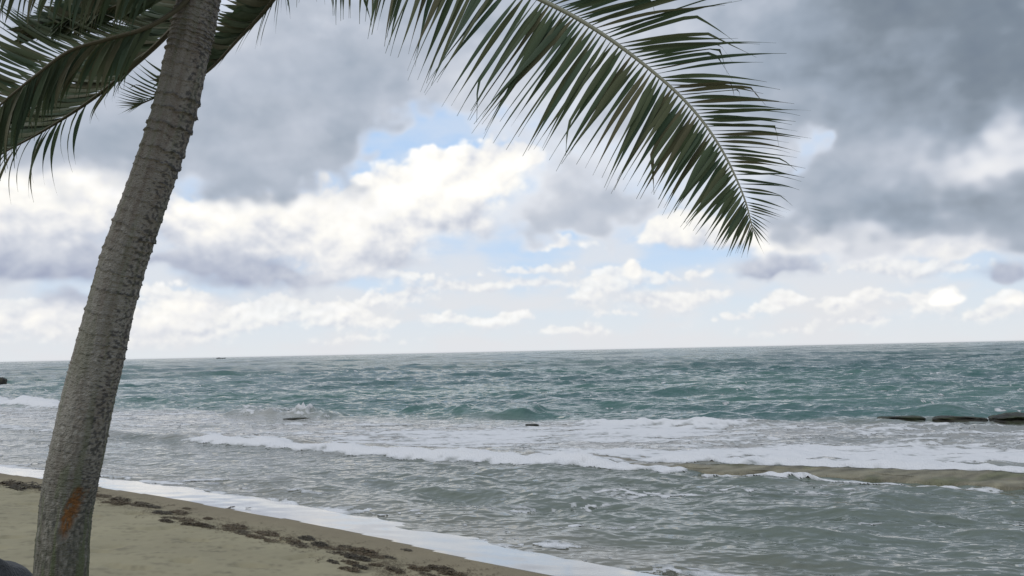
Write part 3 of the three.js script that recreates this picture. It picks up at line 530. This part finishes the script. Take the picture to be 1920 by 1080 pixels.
// ---------------------------------------------------------------- the coconut palm
const palm = new THREE.Group(); palm.name = numbered('palm_tree');
palm.userData = { label: 'leaning coconut palm with ringed grey trunk and long drooping fronds', category: 'palm tree' };
scene.add(palm);
const TRUNK_DEPTH = 4.8;
{
  // left and right edge of the trunk down the photograph
  const edges = [[-130, 356, 434], [-60, 342, 424], [0, 331, 413], [50, 321, 405], [100, 311, 393], [200, 287, 372], [300, 255, 342], [380, 226, 314], [480, 190, 280], [580, 162, 252], [673, 136, 232], [746, 117, 213], [852, 95, 192], [911, 83, 180], [970, 76, 169], [1080, 67, 162], [1180, 58, 160], [1300, 38, 168]];
  const foot = at(103, 1300, TRUNK_DEPTH), gy = groundAt(foot.x, foot.z);
  palm.position.set(foot.x, gy, foot.z);
  const centres = edges.map(([y, l, r]) => at((l + r) / 2, y, TRUNK_DEPTH)).reverse(), radii = edges.map(([y, l, r], i) => { const [y0, a0, b0] = edges[Math.max(0, i - 1)], [y1, a1, b1] = edges[Math.min(edges.length - 1, i + 1)], lean = Math.atan2(((a1 + b1) - (a0 + b0)) / 2, y1 - y0); return (r - l) / 2 / FOCAL * TRUNK_DEPTH * Math.cos(lean); }).reverse();
  centres.unshift(new THREE.Vector3(foot.x - 0.02, gy - 0.3, foot.z)); radii.unshift(radii[0] * 1.12);
  const curve = new THREE.CatmullRomCurve3(centres), total = curve.getLength(), N = 900, M = 128, pos = [], uv = [], col = [], idx = [], r = rng(8);
  const rings = []; { let h = -0.2; while (h < total + 0.2) { rings.push([h, (r() - 0.5) * 0.35, r()]); h += mix(0.028, 0.062, smooth(0.9, 3.6, h)) * (0.6 + 0.8 * r()); } }
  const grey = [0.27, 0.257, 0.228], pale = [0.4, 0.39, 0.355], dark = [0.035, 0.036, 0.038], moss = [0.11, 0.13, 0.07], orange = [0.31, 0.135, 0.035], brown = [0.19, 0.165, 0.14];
  let ri = 0;
  const view = new THREE.Vector3();
  for (let i = 0; i <= N; i++) {
    const t = i / N, k = t * (centres.length - 1), ki = Math.min(centres.length - 2, Math.floor(k)), c = curve.getPoint(t), T = curve.getTangent(t), rad = mix(radii[ki], radii[ki + 1], k - ki), h = c.y - gy;
    const X = new THREE.Vector3(1, 0, 0).addScaledVector(T, -T.x).normalize(), Z = new THREE.Vector3().crossVectors(X, T).normalize(), s = t * total, low = smooth(1.9, 0.65, h);
    for (let j = 0; j <= M; j++) {
      const a = (j % M) / M * 2 * Math.PI, ca = Math.cos(a), sa = Math.sin(a);      // a = 0 to the right, +90 degrees towards the sea side or the viewer
      const nx = ca * 3, nz = sa * 3, sw = s + 0.016 * noise(nx, nz, s * 2) + 0.006 * noise(nx * 3, nz * 3, s * 6);
      while (ri < rings.length - 2 && rings[ri + 1][0] + rings[ri + 1][1] * 0 < sw) ri++; while (ri > 0 && rings[ri][0] > sw) ri--;
      const tilt = rings[ri][1] * 0.05 * ca, gap = rings[ri + 1][0] - rings[ri][0], f = clamp((sw + tilt - rings[ri][0]) / gap), big = rings[ri][2];
      // each scar: a sharp lip below, falling back towards the next
      const lip = Math.exp(-f * 5.5) * (0.35 + 0.65 * big), upper = smooth(1.6, 3.4, h);
      let dr = (0.004 + 0.009 * upper) * lip * (1 - 0.65 * low) + 0.006 * noise(ca * 2, sa * 2, s * 1.5) + 0.003 * noise(ca * 9, sa * 9, s * 22) + 0.002 * noise(ca * 25, sa * 25, s * 60);
      const fray = noise(ca * 24, sa * 24, s * 60); dr += 0.007 * smooth(0.36, 0.55, fray) * (0.25 + lip);
      dr += low * (0.006 * noise(ca * 7, sa * 7, s * 7) - 0.008 * smooth(0.3, 0.5, noise(ca * 5 + 3, sa * 5, s * 4)));
      // the torn patch on the lower trunk, towards the viewer
      const px = 0.56 + (h - 1.17) * 1.3, pd = Math.hypot((ca - px) / 0.24, (h - 1.17) / 0.15) + 0.3 * noise(ca * 6, sa * 6, s * 9), scar = sa > 0 ? smooth(1.15, 0.6, pd + 0.25 * noise(ca * 14, sa * 14, s * 30)) : 0;
      dr -= 0.012 * scar; dr += 0.008 * (sa > 0 ? Math.exp(-(((pd - 1.15) / 0.2) ** 2)) : 0);
      const R = rad - 0.006 + dr, p = c.clone().addScaledVector(X, ca * R).addScaledVector(Z, sa * R);
      pos.push(p.x - palm.position.x, p.y - palm.position.y, p.z - palm.position.z); uv.push(j / M * 0.9, s * 1.0);
      // colour: bark, pale lichen, dark mossy stain with shade painted in on the right flank, moss low on the left
      const n1 = fbm(ca * 3, sa * 3, s * 3, 4), n2 = noise(ca * 6, sa * 6, s * 55), n3 = fbm(ca * 5 + 8, sa * 5, s * 62, 4);
      let q = grey.map((g, m) => mix(g, brown[m], clamp(smooth(-0.2, 0.5, n1) * 0.6 + upper * 0.45)));
      q = q.map((g, m) => mix(g, pale[m], smooth(0.22, 0.5, n2) * (0.55 - 0.35 * upper)));
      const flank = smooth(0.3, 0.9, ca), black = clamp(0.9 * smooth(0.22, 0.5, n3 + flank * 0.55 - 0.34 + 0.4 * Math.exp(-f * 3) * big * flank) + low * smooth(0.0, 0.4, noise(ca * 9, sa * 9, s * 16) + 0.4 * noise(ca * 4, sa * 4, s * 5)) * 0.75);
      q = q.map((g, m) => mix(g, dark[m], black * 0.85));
      q = q.map((g, m) => mix(g, dark[m] * 1.4, 0.7 * Math.exp(-(((f - 0.08) / 0.09) ** 2)) * (0.3 + 0.7 * big) * smooth(-0.1, 0.2, n3 + 0.1)));
      const murk = low * (0.35 + 0.5 * smooth(-0.3, 0.3, noise(ca * 7, sa * 7, s * 26) + 0.5 * noise(ca * 16, sa * 16, s * 50)));
      q = q.map((g, m) => mix(g, [0.075, 0.08, 0.058][m], murk));
      const mossy = smooth(0.0, 0.35, fbm(ca * 3 + 5, sa * 3, s * 1.6, 4) + 0.2 * low - 0.1) * (0.3 + 0.65 * low);
      q = q.map((g, m) => mix(g, moss[m], mossy));
      q = q.map((g, m) => mix(g, orange[m] * (0.75 + 0.5 * n2), scar * (0.9 - 0.7 * smooth(0.2, 0.4, noise(ca * 12, sa * 12, s * 20)))));
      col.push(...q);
    }
  }
  for (let i = 0; i < N; i++) for (let j = 0; j < M; j++) { const a = i * (M + 1) + j; idx.push(a, a + M + 1, a + 1, a + 1, a + M + 1, a + M + 2); }
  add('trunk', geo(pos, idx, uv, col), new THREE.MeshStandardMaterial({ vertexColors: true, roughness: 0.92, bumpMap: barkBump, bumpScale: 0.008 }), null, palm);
  // fibrous heart of the crown, above the frame
  const g = new THREE.SphereGeometry(1, 40, 28), p = g.getAttribute('position'), hc = [], top = at(410, -150, TRUNK_DEPTH).sub(palm.position);
  for (let i = 0; i < p.count; i++) { const x = p.getX(i), y = p.getY(i), z = p.getZ(i), k = 0.17 * (1 + 0.25 * fbm(x * 3, y * 1.5, z * 3, 3)); p.setXYZ(i, top.x + x * k, top.y + y * 0.34, top.z + z * k); const f = 0.8 + 0.6 * noise(x * 9, y * 2, z * 9); hc.push(0.14 * f, 0.105 * f, 0.06 * f); }
  g.setAttribute('color', new THREE.Float32BufferAttribute(hc, 3)); g.computeVertexNormals();
  add('crown_heart', g, new THREE.MeshStandardMaterial({ vertexColors: true, roughness: 0.95 }), null, palm);
}
const leafTones = [[0.082, 0.11, 0.05], [0.068, 0.104, 0.048], [0.098, 0.114, 0.052], [0.06, 0.1, 0.054], [0.115, 0.112, 0.056]];
const leafMaterials = leafTones.map((c) => new THREE.MeshPhysicalMaterial({ color: new THREE.Color().setRGB(...c), roughness: 0.95, transmission: 0.42, thickness: 0, side: THREE.DoubleSide }));
const stemMaterial = new THREE.MeshStandardMaterial({ color: new THREE.Color().setRGB(0.3, 0.305, 0.235), roughness: 0.6 }), stemBrown = new THREE.MeshStandardMaterial({ color: new THREE.Color().setRGB(0.075, 0.066, 0.036), roughness: 0.7 });
function pick(table, x) { let i = 0; while (i < table.length - 2 && x > table[i + 1][0]) i++; const a = table[i], b = table[i + 1], t = clamp((x - a[0]) / (b[0] - a[0])); return a.map((v, k) => mix(v, b[k], t)); }
const UP = new THREE.Vector3(0, 1, 0);
let leaflets = 0;
// A blade: folded along its midrib, narrow at the foot, drawn out to a thread; the points of its midrib are given.
function blade(points, across, width, twist, r) {
  const n = points.length, pos = [], idx = [];
  const wav = r() * 6.28, wave2 = 0.2 + 0.35 * r();
  for (let i = 0; i < n; i++) {
    const t = i / (n - 1), p = points[i], T = points[Math.min(n - 1, i + 1)].clone().sub(points[Math.max(0, i - 1)]).normalize();
    const S = across.clone().addScaledVector(T, -across.dot(T)).normalize(), B = new THREE.Vector3().crossVectors(T, S), ang = twist + wave2 * Math.sin(wav + t * 5);
    const side = S.clone().multiplyScalar(Math.cos(ang)).addScaledVector(B, Math.sin(ang)), nor = new THREE.Vector3().crossVectors(T, side);
    const w = width * (0.16 + 0.84 * smooth(0.01, 0.18, t)) * (t < 0.42 ? 1 : Math.max(0.06, 1 - (t - 0.42) / 0.53)) * 0.5, fold = w * 0.35;
    pos.push(p.x + side.x * w - nor.x * fold, p.y + side.y * w - nor.y * fold, p.z + side.z * w - nor.z * fold, p.x, p.y, p.z, p.x - side.x * w - nor.x * fold, p.y - side.y * w - nor.y * fold, p.z - side.z * w - nor.z * fold);
    if (i) { const a = i * 3; idx.push(a - 3, a, a - 2, a - 2, a, a + 1, a - 2, a + 1, a - 1, a - 1, a + 1, a + 2); }
  }
  return geo(pos, idx);
}
/* A frond: its stem through photo points at given depths; leaflets reach from the stem to tips given as photo offsets by place along the stem.
   sides: { table: [[place, dx, dy, ddepth]], n, width, twist, sag, jitter } */
function frond(stem, radius, sides, materials, stemMat, seed, single) {
  const r = rng(seed), o = palm.position, pts = stem.map(([x, y, d]) => at(x, y, d).sub(o)), curve = new THREE.CatmullRomCurve3(pts), px = new THREE.CatmullRomCurve3(stem.map(([x, y, d]) => new THREE.Vector3(x, y, d)));
  const N = 120, M = 9, pos = [], idx = [];
  const frames = [];
  for (let i = 0; i <= N; i++) {
    const t = i / N, c = curve.getPoint(t), T = curve.getTangent(t), X = new THREE.Vector3().crossVectors(UP, T).normalize(), Y = new THREE.Vector3().crossVectors(T, X), R = mix(radius, radius * 0.12, t ** 0.8);
    for (let j = 0; j <= M; j++) { const a = j / M * 2 * Math.PI, p = c.clone().addScaledVector(X, Math.cos(a) * R).addScaledVector(Y, Math.sin(a) * R * 0.8); pos.push(p.x, p.y, p.z); }
    if (i) for (let j = 0; j < M; j++) { const a = (i - 1) * (M + 1) + j; idx.push(a, a + 1, a + M + 1, a + 1, a + M + 2, a + M + 1); }
  }
  const root = add('frond', geo(pos, idx), stemMat, null, palm);
  const rest = materials.map(() => []);
  for (const S of sides) for (let k = 0; k < S.n; k++) {
    const place = S.table[0][0] + (S.table[S.table.length - 1][0] - S.table[0][0]) * clamp((k + 0.5 + (r() - 0.5) * 0.3) / S.n);
    if (r() < (S.gaps ?? 0.02)) continue;
    const [, dx, dy, dd] = pick(S.table, place), b = px.getPoint(place), base = curve.getPoint(place), T = curve.getTangent(place), j = S.jitter ?? 0.1, l = 1 + (r() - 0.5) * 2 * j * 1.1, sway = (r() - 0.5) * 1.2 * j + (S.clump ?? 0.08) * 2.2 * noise(k * 0.23, seed * 3.7, S.width * 90);
    const ex = (dx + dy * sway) * l, ey = (dy - dx * sway) * l, ed = b.z + (dd ?? 0) + (r() - 0.5) * 0.16;
    const tip = at(b.x + ex, b.y + ey, ed).sub(o), len = tip.distanceTo(base), ctl = base.clone().lerp(tip, 0.5).addScaledVector(UP, S.sag * len * (0.7 + 0.6 * r())).addScaledVector(T, (S.sweep ?? 0.1) * len);
    const n = 11, points = [], kink = r() < (S.kinks ?? 0.06) ? 0.5 + 0.25 * r() : 2, kv = new THREE.Vector3((r() - 0.5) * 1.2, -0.6 - r() * 0.4, (r() - 0.5) * 0.4).multiplyScalar(len * 0.6);
    const w1 = r() * 6.28, w2 = (r() - 0.5) * 0.03 * len;
    for (let i = 0; i < n; i++) {
      const t = i / (n - 1), p = base.clone().multiplyScalar((1 - t) ** 2).addScaledVector(ctl, 2 * t * (1 - t)).addScaledVector(tip, t * t);
      p.y += w2 * Math.sin(w1 + t * 6) * t; p.x += w2 * Math.cos(w1 + t * 5) * t;
      if (t > kink) p.addScaledVector(kv, (t - kink)).addScaledVector(tip.clone().sub(base), -(t - kink) * 0.55);
      points.push(p);
    }
    const g = blade(points, T, S.width * (0.8 + 0.4 * r()) * Math.min(1, S.full ? len / 0.3 + 0.3 : (len / 0.52) ** 0.9), S.twist * (0.6 + 0.8 * r()) * (S.flip ?? 1), r), m = Math.floor(r() ** 1.3 * materials.length);
    if (single && leaflets < 300) { leaflets++; add('leaflet', g, materials[m], null, root); } else rest[m].push(g);
  }
  const kept = rest.map((list, m) => [list, materials[m]]).filter(([list]) => list.length);
  if (kept.length) add('leaflets', mergeGeometries(kept.map(([list]) => mergeGeometries(list)), true), kept.map(([, m]) => m), { kind: 'stuff' }, root);
  return root;
}
// the long frond reaching over the sea
frond([[425, -120, 4.85], [520, -150, 4.8], [640, -138, 4.72], [760, -105, 4.65], [880, -58, 4.6], [1015, 0, 4.55], [1100, 45, 4.5], [1200, 115, 4.45], [1290, 195, 4.4], [1350, 275, 4.37], [1395, 370, 4.35], [1412, 432, 4.34]], 0.03, [
  { n: 128, width: 0.036, twist: 0.4, sag: 0.03, sweep: -0.02, jitter: 0.08, clump: 0.08, kinks: 0.08, table: [[0.08, -10, 130, 0], [0.16, 0, 170, 0], [0.24, -10, 178, 0.02], [0.36, -95, 202, 0], [0.43, -135, 218, 0], [0.5, -150, 226, 0], [0.6, -150, 200, 0], [0.68, -115, 188, 0], [0.75, -85, 160, 0], [0.83, -92, 118, 0], [0.91, -64, 92, 0], [0.96, -38, 66, 0], [1, -8, 56, 0]] },
  { n: 122, width: 0.023, twist: 1.1, sag: 0.07, sweep: 0.02, jitter: 0.13, clump: 0.06, kinks: 0.16, table: [[0.08, 60, -70, 0.1], [0.24, 190, -110, 0.1], [0.4, 240, -95, 0.1], [0.54, 240, -55, 0.08], [0.63, 255, -40, 0.08], [0.69, 205, -5, 0.06], [0.75, 190, 8, 0.05], [0.81, 155, 5, 0.04], [0.87, 112, 18, 0.02], [0.92, 74, 18, 0], [0.97, 38, 28, 0], [1, 14, 50, 0]] },
], leafMaterials, stemMaterial, 1, true);
// frond falling to the left, its stem in view
frond([[400, -70, 4.75], [340, 10, 4.65], [275, 52, 4.55], [200, 74, 4.45], [130, 96, 4.38], [60, 147, 4.32], [0, 197, 4.27], [-60, 252, 4.22], [-110, 320, 4.2]], 0.022, [
  { n: 66, full: true, width: 0.026, twist: 0.4, sag: 0.03, jitter: 0.07, kinks: 0.05, table: [[0.22, -110, -40, 0], [0.45, -150, -78, 0], [0.6, -150, -72, 0], [0.8, -120, -50, 0], [1, -60, 20, 0]] },
  { n: 76, full: true, width: 0.031, twist: 0.45, sag: 0.05, sweep: 0.15, jitter: 0.1, kinks: 0.1, table: [[0.22, -40, 110, 0], [0.4, -60, 120, 0], [0.6, -40, 150, 0], [0.8, -20, 150, 0], [1, -20, 60, 0]] },
], leafMaterials, stemBrown, 2, true);
// frond hanging below it, its leaflets matted together
frond([[412, -80, 5.0], [358, 10, 5.02], [310, 68, 5.0], [240, 132, 5.0], [170, 188, 4.97], [85, 243, 4.94], [0, 290, 4.9], [-80, 340, 4.85]], 0.028, [
  { n: 110, full: true, width: 0.045, twist: 0.3, sag: 0.02, jitter: 0.12, table: [[0.12, -90, -20, 0.1], [0.35, -125, -15, 0.1], [0.6, -120, 0, 0.1], [0.85, -110, 10, 0.05], [1, -60, 30, 0]] },
  { n: 44, width: 0.03, twist: 0.9, sag: 0.1, sweep: 0.25, jitter: 0.22, kinks: 0.25, gaps: 0.25, table: [[0.3, -70, 60, 0], [0.5, -35, 85, 0], [0.65, -20, 115, 0], [0.85, -35, 110, 0], [1, -40, 60, 0]] },
], leafMaterials, stemBrown, 3, false);
// fronds above, at the upper left corner
frond([[395, -95, 4.6], [300, -75, 4.4], [200, -58, 4.25], [80, -50, 4.1], [-60, -20, 4.0], [-160, 30, 3.95]], 0.03, [
  { n: 70, width: 0.034, twist: 0.5, sag: 0.05, jitter: 0.12, kinks: 0.08, table: [[0.15, -60, 130, 0], [0.4, -45, 118, 0], [0.6, -30, 100, 0], [0.8, -30, 95, 0], [1, -40, 50, 0]] },
  { n: 50, width: 0.05, twist: 0.6, sag: 0.05, jitter: 0.1, table: [[0.15, -80, -70, 0], [0.5, -110, -70, 0], [1, -80, 0, 0]] },
], leafMaterials, stemBrown, 4, false);
frond([[400, -85, 4.7], [345, -45, 4.62], [275, -10, 4.55], [200, 18, 4.5], [130, 35, 4.45], [60, 60, 4.4]], 0.026, [
  { n: 66, full: true, width: 0.055, twist: 0.3, sag: 0.02, jitter: 0.08, table: [[0.1, -70, 60, 0], [0.4, -70, 60, 0], [0.7, -60, 45, 0], [1, -40, 25, 0]] },
  { n: 66, full: true, width: 0.055, twist: 0.3, sag: 0.02, jitter: 0.08, table: [[0.1, -80, -40, 0], [0.5, -90, -40, 0], [1, -50, 0, 0]] },
], leafMaterials, stemBrown, 5, false);
// an older one behind both, seen through their gaps
frond([[405, -60, 5.2], [340, 20, 5.25], [270, 80, 5.3], [180, 135, 5.3], [90, 190, 5.28], [0, 235, 5.25], [-90, 285, 5.2]], 0.024, [
  { n: 60, full: true, width: 0.04, twist: 0.3, sag: 0.02, jitter: 0.14, table: [[0.1, -80, -10, 0], [0.5, -110, -40, 0], [1, -70, -10, 0]] },
  { n: 60, full: true, width: 0.04, twist: 0.4, sag: 0.03, sweep: 0.2, jitter: 0.14, table: [[0.1, -60, 40, 0], [0.5, -70, 60, 0], [1, -50, 50, 0]] },
], leafMaterials, stemBrown, 16, false);
// frond falling behind the trunk
frond([[428, -110, 5.05], [500, -95, 5.25], [532, -40, 5.4], [503, 12, 5.46], [448, 72, 5.5], [386, 136, 5.5], [325, 168, 5.48], [280, 188, 5.45], [262, 196, 5.44]], 0.026, [
  { n: 74, full: true, width: 0.05, twist: 0.3, sag: 0.02, jitter: 0.08, table: [[0.2, -60, -40, 0], [0.4, -80, -10, 0], [0.6, -75, 5, 0], [0.7, -75, -15, 0]] },
  { n: 16, width: 0.026, twist: 0.3, sag: 0.0, jitter: 0.05, gaps: 0, clump: 0.02, table: [[0.7, -80, -55, 0], [0.8, -78, -38, 0], [0.9, -58, -14, 0], [1, -44, 10, 0]] },
  { n: 40, width: 0.022, twist: 0.9, sag: 0.05, sweep: 0.1, jitter: 0.25, gaps: 0.35, table: [[0.2, 20, 70, 0], [0.34, -10, 75, 0], [0.46, -45, 60, 0], [0.62, -40, 18, 0], [0.85, -50, 22, 0], [1, -30, 22, 0]] },
], leafMaterials, stemBrown, 6, false);
// the rest of the crown, above the picture
const spread = [{ n: 60, width: 0.05, twist: 0.5, sag: 0.04, jitter: 0.1, table: [[0.12, -60, 110, 0.1], [0.5, -110, 130, 0.1], [1, -20, 60, 0]] }, { n: 60, width: 0.05, twist: 0.5, sag: 0.04, jitter: 0.1, table: [[0.12, 70, 100, -0.1], [0.5, 120, 120, -0.1], [1, 30, 60, 0]] }];
frond([[425, -140, 4.8], [470, -420, 4.75], [610, -620, 4.6], [800, -680, 4.4], [980, -600, 4.2]], 0.03, spread, leafMaterials, stemBrown, 7, false);
frond([[420, -140, 4.9], [450, -330, 5.6], [480, -390, 6.6], [500, -330, 7.6], [510, -260, 8.2]], 0.03, spread, leafMaterials, stemBrown, 8, false);
frond([[415, -140, 4.8], [280, -450, 4.75], [40, -600, 4.65], [-220, -560, 4.5], [-420, -400, 4.4]], 0.03, spread, leafMaterials, stemBrown, 9, false);
console.log('palm done');
renderer.render(scene, camera);
